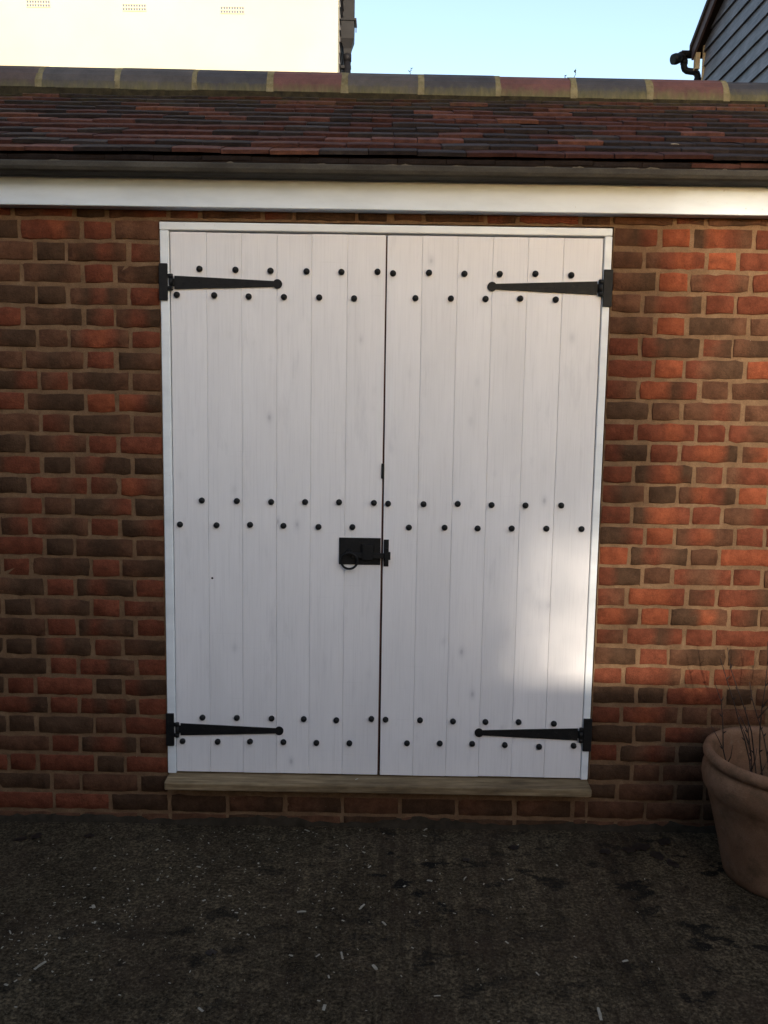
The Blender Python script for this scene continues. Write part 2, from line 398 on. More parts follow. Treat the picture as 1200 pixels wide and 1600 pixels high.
for c in range(-2, 30):
    zt = TOPZ-c*PITCHC; zb = zt-PITCHC+.0125
    if c == 29: zb = -.03
    odd = c % 2
    for side in (-1, 1):
        codes = (LEFT if side < 0 else RIGHT)[c].split() if 0 <= c < 30 else []
        if side < 0: codes = codes[::-1]
        edge = XL if side < 0 else XR
        if c < 0: edge = 0.0 if side > 0 else -.012
        # sequence running outwards from the opening
        seq = []
        k = 0; d = 0.
        first = [HU] if odd else [QU]
        while d < 2.45-abs(edge):
            u = first[0] if k == 0 else ((SU if k % 2 else HU) if odd else (HU if k % 2 else SU))
            if c == 28: u = SU
            seq.append((d, d+u)); d += u; k += 1
        for k, (a, b) in enumerate(seq):
            sd += 1
            code = codes[k] if k < len(codes) else rcode(k)
            if side < 0 : code = code; x0, x1 = edge-b, edge-a
            else: x0, x1 = edge+a, edge+b
            if k == 0 and c >= 0:
                if side < 0: x1 += .004
                else: x0 -= .004
            if abs(x0) > 2.36 or abs(x1) > 2.39: continue
            put(x0, x1, zb, zt, code, sd)
    if c in (28, 29):                      # footing courses under the sill, darker codes paint in its shade
        x = XL+.006
        while x < XR-.02:
            u = min(SU, XR-x); sd += 1
            put(x, x+u, zb, min(zt, ZB-.012), RC.choice(['d', 'd', 'b', 'bd']), sd); x += u
fm = tone_mesh('brickwork', far_v, far_f, far_t); fb = link('brickwork', fm, WALL, BRICK); fb['kind'] = 'stuff'

sm = MB(); rz = random.Random(6); nn = 160; vs = []; fs = []
for i in range(nn+1):
    x = -2.38+4.76*i/nn; hh = .022+.022*noise.noise(Vector((x*3.1, 0, 0)))+rz.gauss(0, .004); dd = .010+.010*noise.noise(Vector((x*2.3, 5, 0)))+rz.uniform(0, .004)
    vs += [(x, .004, max(hh, .004)), (x, -.002-dd*.35, max(hh*.85, .003)), (x, -.004-dd, -.004)]
for i in range(nn): fs += [(3*i, 3*i+1, 3*i+4, 3*i+3), (3*i+1, 3*i+2, 3*i+5, 3*i+4)]
sm.add(vs, fs, True); sm.build('mortar_splash', m_plain('grey_mortar_splash', (.022, .0165, .011), (.048, .037, .025), 26, .95, 1., .1), WALL)

# fascia and box gutter
fa = MB(); fa.bbox(-2.45, 2.45, -.050, .004, 2.2645, 2.366, .002)
fa.build('fascia', FASCIA, OB)
gu = MB()
prof = [(-.132, 2.390), (-.136, 2.387), (-.134, 2.372), (-.128, 2.362), (-.118, 2.358), (-.066, 2.357), (-.052, 2.362), (-.052, 2.41),
        (-.056, 2.41), (-.056, 2.365), (-.068, 2.361), (-.117, 2.362), (-.125, 2.366), (-.129, 2.374), (-.130, 2.387)]
gu.prism(prof, -2.5, 2.5, 'x')
GUT = gu.build('gutter', GUTTER, OB)
# caked dirt along the front lip of the gutter
dm = MB(); rg = random.Random(3); x = -2.45
while x < 2.45:
    w = rg.uniform(.03, .11); h = max(0., rg.gauss(.003, .003))
    n = 5; P = [(x+w*i/n, 2.3880+h*sin(pi*i/n)*rg.uniform(.5, 1.2)) for i in range(n+1)]
    poly = [(x+w, 2.382), (x, 2.382)]+P
    dm.prism(poly, -.1335, -.1255, 'y'); x += w+max(0, rg.gauss(.05, .07))
dm.build('lip_dirt', m_plain('gutter_dirt', (.07, .06, .045), (.16, .14, .11), 60, .95, .8, .1), GUT)['kind'] = 'stuff'

# roof
RF = empty('roof', (0, 0, 0), OB)
RP = radians(28.0); EY, EZ = -.108, 2.441
def rpt(s, up_): return (EY+s*cos(RP)-up_*sin(RP), EZ+s*sin(RP)+up_*cos(RP))
deck = MB()
a = rpt(.02, -.030); b = rpt(1.24, -.030)
poly = [(a[0], a[1]), (b[0], b[1]), (2.13, a[1]-.02), (2.13, a[1]-.05), (b[0], b[1]-.04), (a[0], a[1]-.012)]
deck.prism(poly, -2.46, 2.46, 'x'); deck.box(-2.46, 2.46, -.085, -.075, 2.362, 2.425)
deck.build('roof_deck', DARKIN, RF)
back = MB(); poly = [(1.0, 3.02), (2.14, 2.42), (2.14, 2.405), (1.0, 3.0)]; back.prism(poly, -2.47, 2.47, 'x'); back.build('rear_slope', m_plain('rear_tile_slope', (.04, .03, .028), (.09, .05, .042), 18, .85, .6), RF)
TT = {'k': (.025, .019, .0195), 'm': (.052, .0215, .0185), 'p': (.090, .040, .033), 'o': (.105, .044, .030), 'g': (.034, .027, .027)}
def tile(x, k, w, rng, under=False):
    s0 = k*.100+rng.gauss(0, .0016); ln = .205; th = .0125
    tone = TT[rng.choices('kmpog', (42, 32, 15, 3, 10))[0]]; q = rng.uniform(.8, 1.2); tone = tuple(v*q for v in tone)
    n = 4; vs = []; dz = rng.gauss(0, .0012); sk = rng.gauss(0, .0018); camb = rng.uniform(.0, .0012); dl = rng.gauss(0, .0012)
    for (s, upo) in ((s0, 0.), (s0, th), (s0+.012, th+.001), (s0+ln, th-.024), (s0+ln, -.024)):
        for i in range(n+1):
            u = i/n; hump = camb*(1-(2*u-1)**2)+dl*(u-.5)
            y, z = rpt(s+sk*(u-.5)+ (rng.gauss(0, .0006) if s == s0 else 0), upo-th+dz+hump)
            vs.append((x+(u-.5)*w, y, z))
    W1 = n+1; fs = []
    for j in range(4):
        for i in range(n): fs.append((j*W1+i, j*W1+i+1, (j+1)*W1+i+1, (j+1)*W1+i))
    for i in (0, n): fs.append(tuple(j*W1+i for j in range(5)) if i == 0 else tuple(j*W1+i for j in range(4, -1, -1)))
    return vs, fs, [tone]*len(vs)
rt_ = random.Random(21); fv, ff, ft = [], [], []
TW = .1655
for k in range(-1, 12):
    off = (TW/2 if k % 2 else 0)+rt_.uniform(-.006, .006)
    for i in range(-15, 16):
        x = i*TW+off
        if abs(x) > 2.44: continue
        if k == -1:       # short under-eaves course, eaves shade painted in with the darkest tone
            vs, fs, tn = tile(x, 0, TW-.003, rt_); vs = [(v[0]+.02, v[1]+.016, v[2]-.021) for v in vs]; tn = [TT['k']]*len(vs) if x < .95 else [TT['p']]*len(vs)
        else: vs, fs, tn = tile(x, k, TW-.003, rt_)
        y0 = vs[0][1]; lim = .485*(3.05+y0)+.05
        if abs(x) < lim: link('roof_tile', tone_mesh('roof_tile', vs, fs, tn, False), RF, TILE)
        else:
            b = len(fv); fv += vs; ft += tn; ff += [tuple(b+q for q in f) for f in fs]
ot = link('tile_field', tone_mesh('tile_field', fv, ff, ft, False), RF, TILE); ot['kind'] = 'stuff'
# ridge tiles with mortar joints
RG = empty('ridge', (0, 0, 0), OB)
RGR = 0.0065                       # the ridge drops a little to the right
TR_ = {'g': (.060, .053, .052), 'k': (.040, .0375, .042), 'r': (.105, .044, .038), 'b': (.066, .047, .042)}
jx = [-2.47, -2.30, -1.945, -1.588, -1.238, -.895, -.554, -.220, .123, .463, .805, 1.144, 1.485, 1.83, 2.18, 2.5]
rc = 'bgbggkrgkrkrkbk'
def ridge_prof(r, n=14):
    P = []
    for i in range(n+1):
        t = pi*(1.10-1.20*i/n)     # from the front lower edge over the crown to the back
        P.append((1.0+r*1.02*cos(t), 2.992+r*sin(t)*1.0))
    return P
for i in range(len(jx)-1):
    x0, x1 = jx[i]+.011, jx[i+1]-.011
    rr = random.Random(100+i); R0 = .118+rr.gauss(0, .0015)
    outer = ridge_prof(R0); inner = ridge_prof(R0-.016)
    sl = rr.gauss(0, .006); dz = rr.gauss(0, .0012)
    vs = []
    for x in (x0, (x0+x1)/2, x1):
        for (y, z) in outer+inner[::-1]:
            vs.append((x+sl*(1-(z-2.95)/.15)*0+ (y-1.0)*(-.02), y, z+dz-RGR*(x+.05)))
    n = len(outer)*2; fs = []
    for s in range(2):
        for k in range(n): fs.append((s*n+k, s*n+(k+1) % n, (s+1)*n+(k+1) % n, (s+1)*n+k))
    h = n//2
    for e in (0, 2*n):
        for k in range(h-1):
            q = (e+k, e+k+1, e+n-2-k, e+n-1-k); fs.append(q if e else q[::-1])
    me = tone_mesh('ridge_tile', vs, fs, [TR_[rc[i]]]*len(vs), False)
    bm = bmesh.new(); bm.from_mesh(me); bmesh.ops.recalc_face_normals(bm, faces=bm.faces); bm.to_mesh(me); bm.free()
    link('ridge_tile', me, RG, RIDGE)
for x in jx[1:-1]:                 # pointing between ridge tiles
    rr = random.Random(int(x*1000)); P = ridge_prof(.1195); vs = []; fs = []
    for (y, z) in P:
        sk = 0.; wd = .0155+rr.gauss(0, .0022)
        for d in (-wd, wd): vs.append((x+d+sk*.55+rr.gauss(0, .001), y, z-RGR*(x+.05)+.0005))
    o_ = len(vs)
    for (y, z) in ridge_prof(.10): vs += [(x-.012, y, z-RGR*x), (x+.012, y, z-RGR*x)]
    m_ = len(P)
    for k in range(m_-1):
        fs.append((2*k, 2*k+1, 2*k+3, 2*k+2)); fs.append((o_+2*k, o_+2*k+2, o_+2*k+3, o_+2*k+1))
        fs.append((2*k, 2*k+2, o_+2*k+2, o_+2*k)); fs.append((2*k+1, o_+2*k+1, o_+2*k+3, 2*k+3))
    fs += [(0, o_, o_+1, 1), (2*m_-2, 2*m_-1, o_+2*m_-1, o_+2*m_-2)]
    b = MB(); b.add(vs, fs, False); b.build('mortar_joint', RMORT, RG)
bed = MB(); rb = random.Random(8); n = 120; A = []
for i in range(n+1):
    x = -2.45+4.9*i/n; zz = 2.985-RGR*(x+.05)
    A.append([(x, .868+rb.gauss(0, .003), zz-.040+rb.gauss(0, .003)), (x, .879, zz+.004), (x, 1.0, zz+.02), (x, 1.0, zz-.06)])
vs = [p for q in A for p in q]; fs = []
for i in range(n):
    for k in range(4): fs.append((4*i+k, 4*i+(k+1) % 4, 4*i+4+(k+1) % 4, 4*i+4+k))
bed.add(vs, fs); bed.build('mortar_bed', m_plain('mossy_ridge_bed', (.016, .0125, .008), (.042, .034, .018), 30, .95, .9, .1), RG)

# door frame and sill
DF = empty('door_frame', (-.02, 0, 0), OB); DF.location = (0, 0, 0)
FY0, FY1 = -.010, .085
f = MB(); f.bbox(-.8155, .7745, FY0, FY1, 2.1965, 2.2235, .0025); f.build('head', TRIM, DF)
f = MB(); f.bbox(-.8150, -.7835, FY0+.0015, FY1, .1995, 2.196, .0025); f.build('jamb', TRIM, DF)
f = MB(); f.bbox(.7490, .7755, FY0+.0015, FY1, .2015, 2.196, .0025); f.build('jamb', TRIM, DF)
f = MB(); f.box(-.80, .76, .045, .055, .19, 2.2); f.build('inner_shadow_board', DARKIN, DF)
sv = MB()
P = [(.06, .2025), (-.066, .1945), (-.074, .1915), (-.0755, .188), (-.0755, .167), (-.072, .164), (.06, .164)]
n = len(P); SX = [(-.8120, 1), (-.808, 0), (-.45, 0), (-.1, 0), (.3, 0), (.772, 0), (.776, 1)]
vs = []
rs = random.Random(4)
for x, e in SX:
    for (y, z) in P: vs.append((x, y+(.003 if e and y < 0 else 0)+rs.gauss(0, .0006), z+(-.002 if e and z > .18 else .001*e)+rs.gauss(0, .0006)))
fs = [tuple(range(n)), tuple(range(len(vs)-1, len(vs)-n-1, -1))]
for s in range(len(SX)-1):
    for k in range(n): fs.append((s*n+k, s*n+(k+1) % n, (s+1)*n+(k+1) % n, (s+1)*n+k))
sv.add(vs, fs); tag(sv.build('sill', OAK, OB), 'weathered brown oak sill under the white doors')

# ------------------------------------------------------------------ door leaves
STUD_L = [(-0.6765, 2.0642), (-0.5491, 2.0628), (-0.4251, 2.0613), (-0.2977, 2.0612), (-0.1745, 2.061), (-0.0472, 2.0635), (-0.7577, 1.9737), (-0.625, 1.9737), (-0.5026, 1.9715), (-0.3775, 1.9714), (-0.2524, 1.9719), (-0.1287, 1.9704), (-0.6764, 1.2419), (-0.5483, 1.2419), (-0.4231, 1.2404), (-0.2993, 1.2424), (-0.1755, 1.2436), (-0.0483, 1.2429), (-0.7574, 1.1524), (-0.6233, 1.1517), (-0.5003, 1.1552), (-0.3782, 1.1536), (-0.2497, 1.1515), (-0.1256, 1.1528), (-0.6819, 0.4205), (-0.5526, 0.4213), (-0.4219, 0.4213), (-0.3007, 0.4212), (-0.178, 0.4189), (-0.0461, 0.4264), (-0.7582, 0.3268), (-0.6256, 0.3269), (-0.5031, 0.3298), (-0.3771, 0.3298), (-0.2525, 0.329), (-0.128, 0.3297)]
STUD_R = [(0.0075, 2.0588), (0.1347, 2.0627), (0.2599, 2.0611), (0.3842, 2.0623), (0.5099, 2.0648), (0.6364, 2.0619), (0.0885, 1.9743), (0.214, 1.9748), (0.3368, 1.9753), (0.4594, 1.9785), (0.5849, 1.9769), (0.0034, 1.2409), (0.1327, 1.2416), (0.257, 1.2443), (0.3806, 1.2421), (0.5042, 1.2427), (0.6339, 1.2447), (0.0812, 1.1547), (0.2116, 1.1561), (0.3321, 1.1553), (0.4568, 1.1573), (0.5835, 1.1587), (0.7116, 1.1593), (0.007, 0.4244), (0.1367, 0.4244), (0.2607, 0.4221), (0.3825, 0.422), (0.5071, 0.4235), (0.6397, 0.4198), (0.0894, 0.3335), (0.213, 0.335), (0.3352, 0.3357), (0.4581, 0.3333), (0.5876, 0.3289), (0.7174, 0.3349)]
LJ = [-.7795, -.652, -.5278, -.4025, -.2795, -.1531, -.0188]
RJ = [-.0136, .110, .235, .3587, .4825, .6073, .7450]
st = MB()                                   # domed stud: washer lip, dome
prof = [(.0108, 0), (.0112, -.002), (.0110, -.006), (.0098, -.0095), (.0072, -.0125), (.0036, -.0140), (.0004, -.0144)]
n = 14; vs = [(r*cos(2*pi*k/n), y, r*sin(2*pi*k/n)) for r, y in prof for k in range(n)]; fs = []
for i in range(len(prof)-1):
    for k in range(n): fs.append((i*n+k, i*n+(k+1) % n, (i+1)*n+(k+1) % n, (i+1)*n+k))
fs.append(tuple((len(prof)-1)*n+k for k in range(n)))
st.add(vs, fs, True); STUD = st.mesh('stud'); STUD.materials.append(IRON)
DY = -.004
def strap_hinge(leaf, sx, zc, x_in, x_tip, plate, zp, h0=.0232, h1=.0098):
    """T hinge: tapered strap with a round end, knuckle, upright plate on the frame; sx is +1 if it opens from the left"""
    hb = MB(); y0, y1 = DY-.0055, DY-.0005
    N_ = 18; R = .0165; neck = x_tip-sx*.013
    poly = [(x_in, zc-h0), (neck, zc-h1)]
    a0 = pi+.62; a1 = pi-.62+2*pi
    arc = [(x_tip+sx*R*cos(a0+(a1-a0)*i/N_), zc+R*sin(a0+(a1-a0)*i/N_)) for i in range(N_+1)]
    poly += arc+[(neck, zc+h1), (x_in, zc+h0)]
    hb.prism(poly if sx > 0 else poly[::-1], y0, y1, 'y')
    H = hb.build('hinge', IRON, leaf)
    for q in (.03, .085, .15, .25):
        sc = MB(); xx = x_in+sx*q; zz = zc+(.004 if q == .085 else -.002); sc.tube([(xx, y0+.0003, zz), (xx, y0-.0012, zz)], [.0046, .0040], 10); sc.build('screw', IRON, H)
    kn = MB(); xk = x_in-sx*.011
    for (a, b) in ((-.028, -.0145), (-.0135, .0135), (.0145, .028)): kn.tube([(xk, -.015, zc+a), (xk, -.015, zc+b)], .0075, 12)
    kn.box(min(xk, x_in), max(xk, x_in), y0, y1, zc-.0135, zc+.0135)
    kn.build('knuckle', IRON, H)
    pl = MB(); px0, px1 = plate; pl.bbox(px0, px1, FY0-.006, FY0+.0005, zp[0], zp[1], .0015)
    pl.box(min(px1 if sx > 0 else px0, xk), max(px1 if sx > 0 else px0, xk), FY0-.006, FY0-.002, zc-.028, zc-.0145)
    pl.box(min(px1 if sx > 0 else px0, xk), max(px1 if sx > 0 else px0, xk), FY0-.006, FY0-.002, zc+.0145, zc+.028)
    pl.build('plate', IRON, H)
def make_leaf(joints, studs, label, side):
    D = empty('door_leaf', ((joints[0]+joints[-1])/2, 0, .2045))
    tag(D, label, 'door', 'pair of boarded door leaves')
    inv = Matrix.Translation(D.location).inverted()
    rl = random.Random(side+9)
    for i in range(len(joints)-1):
        x0, x1 = joints[i]+.0003, joints[i+1]-.0003
        if i == 0: x0 -= .0003
        if i == len(joints)-2: x1 += .0003
        b = MB(); yy = DY+rl.gauss(0, .0006)
        tz = 2.1895+rl.gauss(0, .0006); bz = .2055+rl.gauss(0, .0006)
        b.bbox(x0, x1, yy, .030, bz, tz, .0011)
        # lower board edges lean a trace: leaves hang slightly out of true
        b.v = [(x+(-.0022 if side < 0 else .0022)*(1-(z-.2)/2.0), y, z) for x, y, z in b.v]
        b.build('board', PAINT, D)
    bk = MB(); bk.box(joints[0]+.001, joints[-1]-.001, .0305, .042, .21, 2.185)
    if side < 0: bk.box(joints[-1]-.0005, joints[-1]+.0022, .004, .030, .21, 2.185)
    bk.build('ledge_backing', EDGEW, D)
    for (x, z) in studs:
        s = link('stud', STUD, D); s.location = (x, DY, z); s.rotation_euler = (0, rl.uniform(0, 6.28), 0)
    for ch in D.children: ch.matrix_parent_inverse = inv
    return D
DL = make_leaf(LJ, STUD_L, 'left white boarded door leaf carrying the black ring latch', -1)
DR = make_leaf(RJ, STUD_R, 'right white boarded door leaf with the sun patch near its hinge side', 1)
strap_hinge(DL, 1, 2.0165, -.7650, -.4005, (-.8185, -.7885), (1.9535, 2.0810))
strap_hinge(DL, 1, .3735, -.7645, -.3935, (-.8185, -.7885), (.3100, .4365))
strap_hinge(DR, -1, 2.0185, .7285, .3585, (.7500, .7820), (1.9545, 2.0820))
strap_hinge(DR, -1, .3795, .7305, .3595, (.7500, .7820), (.3165, .4430))
# ring latch on the left leaf, keeper on the right leaf
lp = MB(); lp.bbox(-.1740, -.0215, DY-.0045, DY-.0003, 1.0140, 1.1135, .0015); LP = lp.build('latch_plate', IRON, DL)
for (x, z) in ((-.167, 1.107), (-.0285, 1.107), (-.167, 1.0205), (-.0285, 1.0205)):
    sc = MB(); sc.tube([(x, DY-.0044, z), (x, DY-.0062, z)], .004, 10); sc.build('screw', IRON, LP)
rg_ = MB(); cx, cz = -.1355, 1.0300; R = .030
rg_.tube([(cx+R*cos(2*pi*k/28), DY-.016-.006*(1-cos(2*pi*k/28+pi/2))*.5, cz+R*sin(2*pi*k/28)) for k in range(29)], .0042, 8, False)
rg_.tube([(cx, DY-.004, 1.0605), (cx, DY-.020, 1.0605)], [.012, .009], 14)
rg_.build('ring_handle', IRON, LP)
lb = MB(); lb.bbox(-.128, .0120, DY-.0170, DY-.0090, 1.0400, 1.0590, .0015); lb.bbox(-.003, .0150, DY-.0190, DY-.0080, 1.0355, 1.0640, .0015)
lb.build('latch_bar', IRON, LP)
br = MB(); br.bbox(-.0880, -.0480, DY-.0205, DY-.0175, 1.034, 1.092, .001); br.bbox(-.0880, -.0480, DY-.0175, DY-.0045, 1.0870, 1.0920, .001); br.bbox(-.0880, -.0480, DY-.0175, DY-.0045, 1.034, 1.0375, .001)
br.bbox(-.0800, -.0640, DY-.0215, DY-.0207, 1.070, 1.086, .0003)
br.build('bar_guide', IRON, LP)
kp = MB(); kp.bbox(-.0100, .0085, DY-.0040, DY-.0003, 1.0085, 1.1085, .001); kp.bbox(-.0060, .0050, DY-.0260, DY-.0040, 1.058, 1.0790, .001); kp.bbox(-.006, .005, DY-.026, DY-.0205, 1.030, 1.0585, .001); kp.bbox(-.006, .005, DY-.0205, DY-.004, 1.0295, 1.0345, .001)
kp.build('latch_keeper', IRON, DR)
for (D_, x, z, r) in ((DL, -.6413, .9539, .0040), (DR, .7147, 1.9783, .0034)):
    kh = MB(); kh.tube([(x, DY-.0004, z), (x, DY+.004, z)], r, 10); kh.build('nail_hole', DARKIN, D_)
ct = MB(); ct.bbox(-.0232, -.0132, DY-.006, DY+.02, 1.3325, 1.3870, .001); ct.build('edge_catch', IRON, DL)
for D in (DL, DR):
    inv = Matrix.Translation(D.location).inverted()
    for ch in D.children: ch.matrix_parent_inverse = inv

# ------------------------------------------------------------------ terracotta pot and the bare shrub in it
PX, PY = 1.364, -.305
pt = MB()
prof = [(.0, .012), (.165, .0), (.172, .006), (.178, .03), (.200, .13), (.222, .22), (.240, .288), (.2445, .296), (.2555, .315), (.2610, .345), (.2590, .372), (.2520, .390), (.2450, .398),
        (.2500, .402), (.2585, .412), (.2605, .424), (.2560, .437), (.2460, .4435), (.2350, .441), (.2270, .432), (.2250, .418), (.2260, .39), (.2240, .33), (.2200, .24)]
pt.lathe(prof, (0, 0, 0), 64)
POT = pt.build('terracotta_pot', TERRA); POT.location = (PX, PY, 0)
tag(POT, 'large round terracotta pot with rolled rim at the foot of the wall', 'flower pot')
so = MB(); vs = [(0, 0, .262)]; fs = []; n = 40; rs = random.Random(2)
for rr_ in (.08, .15, .2235):
    vs += [(rr_*cos(2*pi*k/n), rr_*sin(2*pi*k/n), .255+rs.gauss(0, .006)) for k in range(n)]
for k in range(n): fs.append((0, 1+k, 1+(k+1) % n))
for i in range(2):
    for k in range(n): fs.append((1+i*n+k, 1+(i+1)*n+k, 1+(i+1)*n+(k+1) % n, 1+i*n+(k+1) % n))
so.add(vs, fs, True); so.build('soil', SOIL, POT)
SH = empty('bare_shrub', (PX, PY, .26)); tag(SH, 'leafless thin-stemmed shrub growing in the terracotta pot', 'shrub')
rs = random.Random(17)
stems = [(-.13, .05, -.23, .10, .30), (-.09, .02, -.20, .08, .40), (-.07, .06, -.15, .12, .43), (-.05, -.02, -.11, .04, .33), (-.03, .05, -.06, .10, .46), (0, .02, .0, .08, .40), (.03, -.04, .07, .0, .45),
         (.05, .06, .12, .11, .36), (-.02, -.07, -.05, -.12, .28), (-.10, -.03, -.15, -.02, .22)]
for (bx, by, tx, ty, h) in stems:
    m = MB(); pts = []; rad = []
    wx, wy = rs.gauss(0, .012), rs.gauss(0, .012)
    for i in range(8):
        t = i/7; pts.append((bx+(tx-bx)*t**1.4+wx*sin(t*5)+rs.gauss(0, .0018), by+(ty-by)*t+wy*sin(t*4), (h+.085)*t)); rad.append(.0030*(1-.6*t))
    m.tube(pts, rad, 6)
    for i in (2, 3, 4, 5, 6):                 # buds and short spurs
        p = Vector(pts[i]); a = rs.uniform(0, 6.28); q = p+Vector((cos(a)*.012, sin(a)*.012, .012)); m.tube([p, (p+q)/2, q], [.002, .0026, .0008], 5)
        if rs.random() < .35:
            q2 = p+Vector((cos(a)*.05, sin(a)*.04, .09)); m.tube([p, (p+q2)/2+Vector((.004, 0, -.004)), q2], [.0018, .0014, .0007], 5)
    m.build('stem', TWIG, SH)

# ------------------------------------------------------------------ litter on the concrete
CH = [(-0.282, -0.048, 9), (-0.164, -0.149, 5), (-0.127, -0.154, 7), (-0.064, -0.161, 6), (0.165, -0.025, 7), (0.161, -0.074, 6), (-0.041, -0.292, 6), (0.164, -0.373, 7), (0.286, -0.351, 6), (0.44, -0.356, 8), (-0.06, -0.528, 14), (-0.249, -0.561, 11), (0.011, -0.613, 8), (-0.014, -0.818, 9), (-0.145, -0.982, 8), (-0.11, -0.769, 13), (0.157, -0.93, 7), (-0.258, -0.773, 5), (-0.142, -0.861, 5), (0.711, -0.771, 7), (0.446, -0.833, 6), (0.582, -0.987, 17), (-0.18, -0.771, 6), (-0.376, -0.691, 5), (-0.781, -0.14, 6), (-0.75, -0.394, 5), (-0.96, -0.836, 15), (-1.112, -0.689, 8), (-0.91, -0.552, 8), (-0.469, -0.998, 8), (-0.631, -0.312, 6)]
rk = random.Random(31)
def chip_verts(rng, L, Wd, th):
    n = 4; vs = []
    curl = rng.uniform(-.25, .25)
    for i in range(n+1):
        t = i/n-.5; w = Wd*(1-.5*abs(t)*rng.uniform(.3, 1)); z = curl*L*(.25-t*t)
        for (dy, dz) in ((-w/2, 0), (w/2, 0), (w/2, th), (-w/2, th)): vs.append((t*L, dy+rng.gauss(0, Wd*.06), dz+max(0, z)))
    fs = [(3, 2, 1, 0), (4*n, 4*n+1, 4*n+2, 4*n+3)]
    for i in range(n):
        for k in range(4): fs.append((4*i+k, 4*i+(k+1) % 4, 4*i+4+(k+1) % 4, 4*i+4+k))
    return vs, fs
for (x, y, s) in CH:
    L = s*.0026; Wd = L*rk.uniform(.16, .5) if s < 12 else L*rk.uniform(.10, .22)
    vs, fs = chip_verts(rk, L, Wd, .0012); m = MB(); m.add(vs, fs); o = m.build('wood_chip', CHIP)
    o.location = (x, y, .0008); o.rotation_euler = (rk.gauss(0, .06), rk.gauss(0, .06), rk.uniform(0, 3.14))
    lab = {(-0.282, -0.048): 'squarish pale wood chip lying close below the sill, left of the door gap', (0.582, -0.987): 'long pale splinter of wood at the bottom right of the yard', (-0.96, -0.836): 'largest pale wood chip, among the shavings at the left of the yard', (-0.06, -0.528): 'long slanting wood chip in the middle of the yard', (-0.249, -0.561): 'flat wood chip left of the long slanting chip mid-yard', (0.44, -0.356): 'upright-looking wood chip below the right end of the doors', (0.711, -0.771): 'lone wood chip on the right of the yard below the pot'}.get((x, y), 'small pale wood chip lying loose on the open concrete')
    tag(o, lab, 'wood chip', 'wood chips on the yard')
m = MB(); cl = [(-.95, -.62, .20, 110), (-.75, -.40, .22, 80), (-.55, -.25, .22, 60), (-1.05, -.8, .14, 40), (-.25, -.5, .3, 45), (.05, -.45, .3, 45), (0, -.7, .6, 50), (.5, -.4, .4, 25), (-.5, -.12, .3, 45)]
for (cx, cy, sg, nn) in cl:
    for i in range(nn):
        x = rk.gauss(cx, sg); y = rk.gauss(cy, sg*.7)
        if y > -.03 or y < -1.3 or (x-PX)**2+(y-PY)**2 < .06: continue
        L = abs(rk.gauss(.004, .0025))+.002; vs, fs = chip_verts(rk, L, L*rk.uniform(.2, .6), .0008)
        a = rk.uniform(0, pi); m.add([(x+vx*cos(a)-vy*sin(a), y+vx*sin(a)+vy*cos(a), .0006+vz) for vx, vy, vz in vs], fs)
tag(m.build('wood_shavings', CHIP), 'fine pale wood shavings scattered over the dark concrete', 'wood shavings', kind='stuff')
# shavings caught on the sill and on the tiles
for (x, y, z, s, lab) in ((-.098, -.03, .1985, .016, 'tiny pale wood shaving lying on the oak sill'), (.985, .02, 2.517, .028, 'pale scrap of debris lying on the lowest roof tiles')):
    vs, fs = chip_verts(rk, s, s*.3, .001); mm = MB(); mm.add(vs, fs); o = mm.build('wood_shaving', CHIP); o.location = (x, y, z); o.rotation_euler = (radians(28) if z > 1 else 0, 0, .9 if z < 1 else .1); tag(o, lab, 'wood shaving')
# wet dead leaves by the pot and in the left corner
for (x, y, s, a) in ((.95, -.13, .075, .3), (.99, -.19, .06, 1.9), (.90, -.15, .05, 2.8), (1.05, -.09, .06, .9), (.81, -.17, .045, .2), (1.03, -.24, .05, 2.2), (.48, -.15, .04, .1), (-1.27, -.13, .05, 1.3), (-1.32, -.15, .045, .2), (-1.08, -.12, .04, 0), (-.49, -.77, .035, .1), (.30, -.24, .03, .6)):
    m = MB(); n = 6; vs = []
    for i in range(n+1):
        t = i/n; w = s*.34*sin(pi*min(max(t, .03), .97))**.8*(1+.25*(i % 2)); lift = .004+.006*rk.random()
        vs += [(s*(t-.5), -w, lift*rk.random()), (s*(t-.5), 0, .002+.003*sin(pi*t)), (s*(t-.5), w, lift*rk.random())]
    fs = []
    for i in range(n): fs += [(3*i, 3*i+1, 3*i+4, 3*i+3), (3*i+1, 3*i+2, 3*i+5, 3*i+4)]
    b = len(vs); vs += [(vx, vy, vz+.0008) for vx, vy, vz in vs]; fs += [tuple(b+q for q in f[::-1]) for f in fs]
    m.add(vs, fs, True); o = m.build('dead_leaf', DEADLEAF); o.location = (x, y, .001); o.rotation_euler = (0, 0, a)
    lab = 'dark wet dead leaf in the clump left of the terracotta pot' if x > .7 else 'dark wet dead leaf in the left corner below the brick wall' if x < -1 else {.48: 'single dark wet leaf below the right half of the sill', -.49: 'lone dark wet leaf in the left foreground of the yard', .30: 'small dark wet leaf below the middle of the right door'}[x]
    tag(o, lab, 'dead leaf', 'wet dead leaves on the yard')

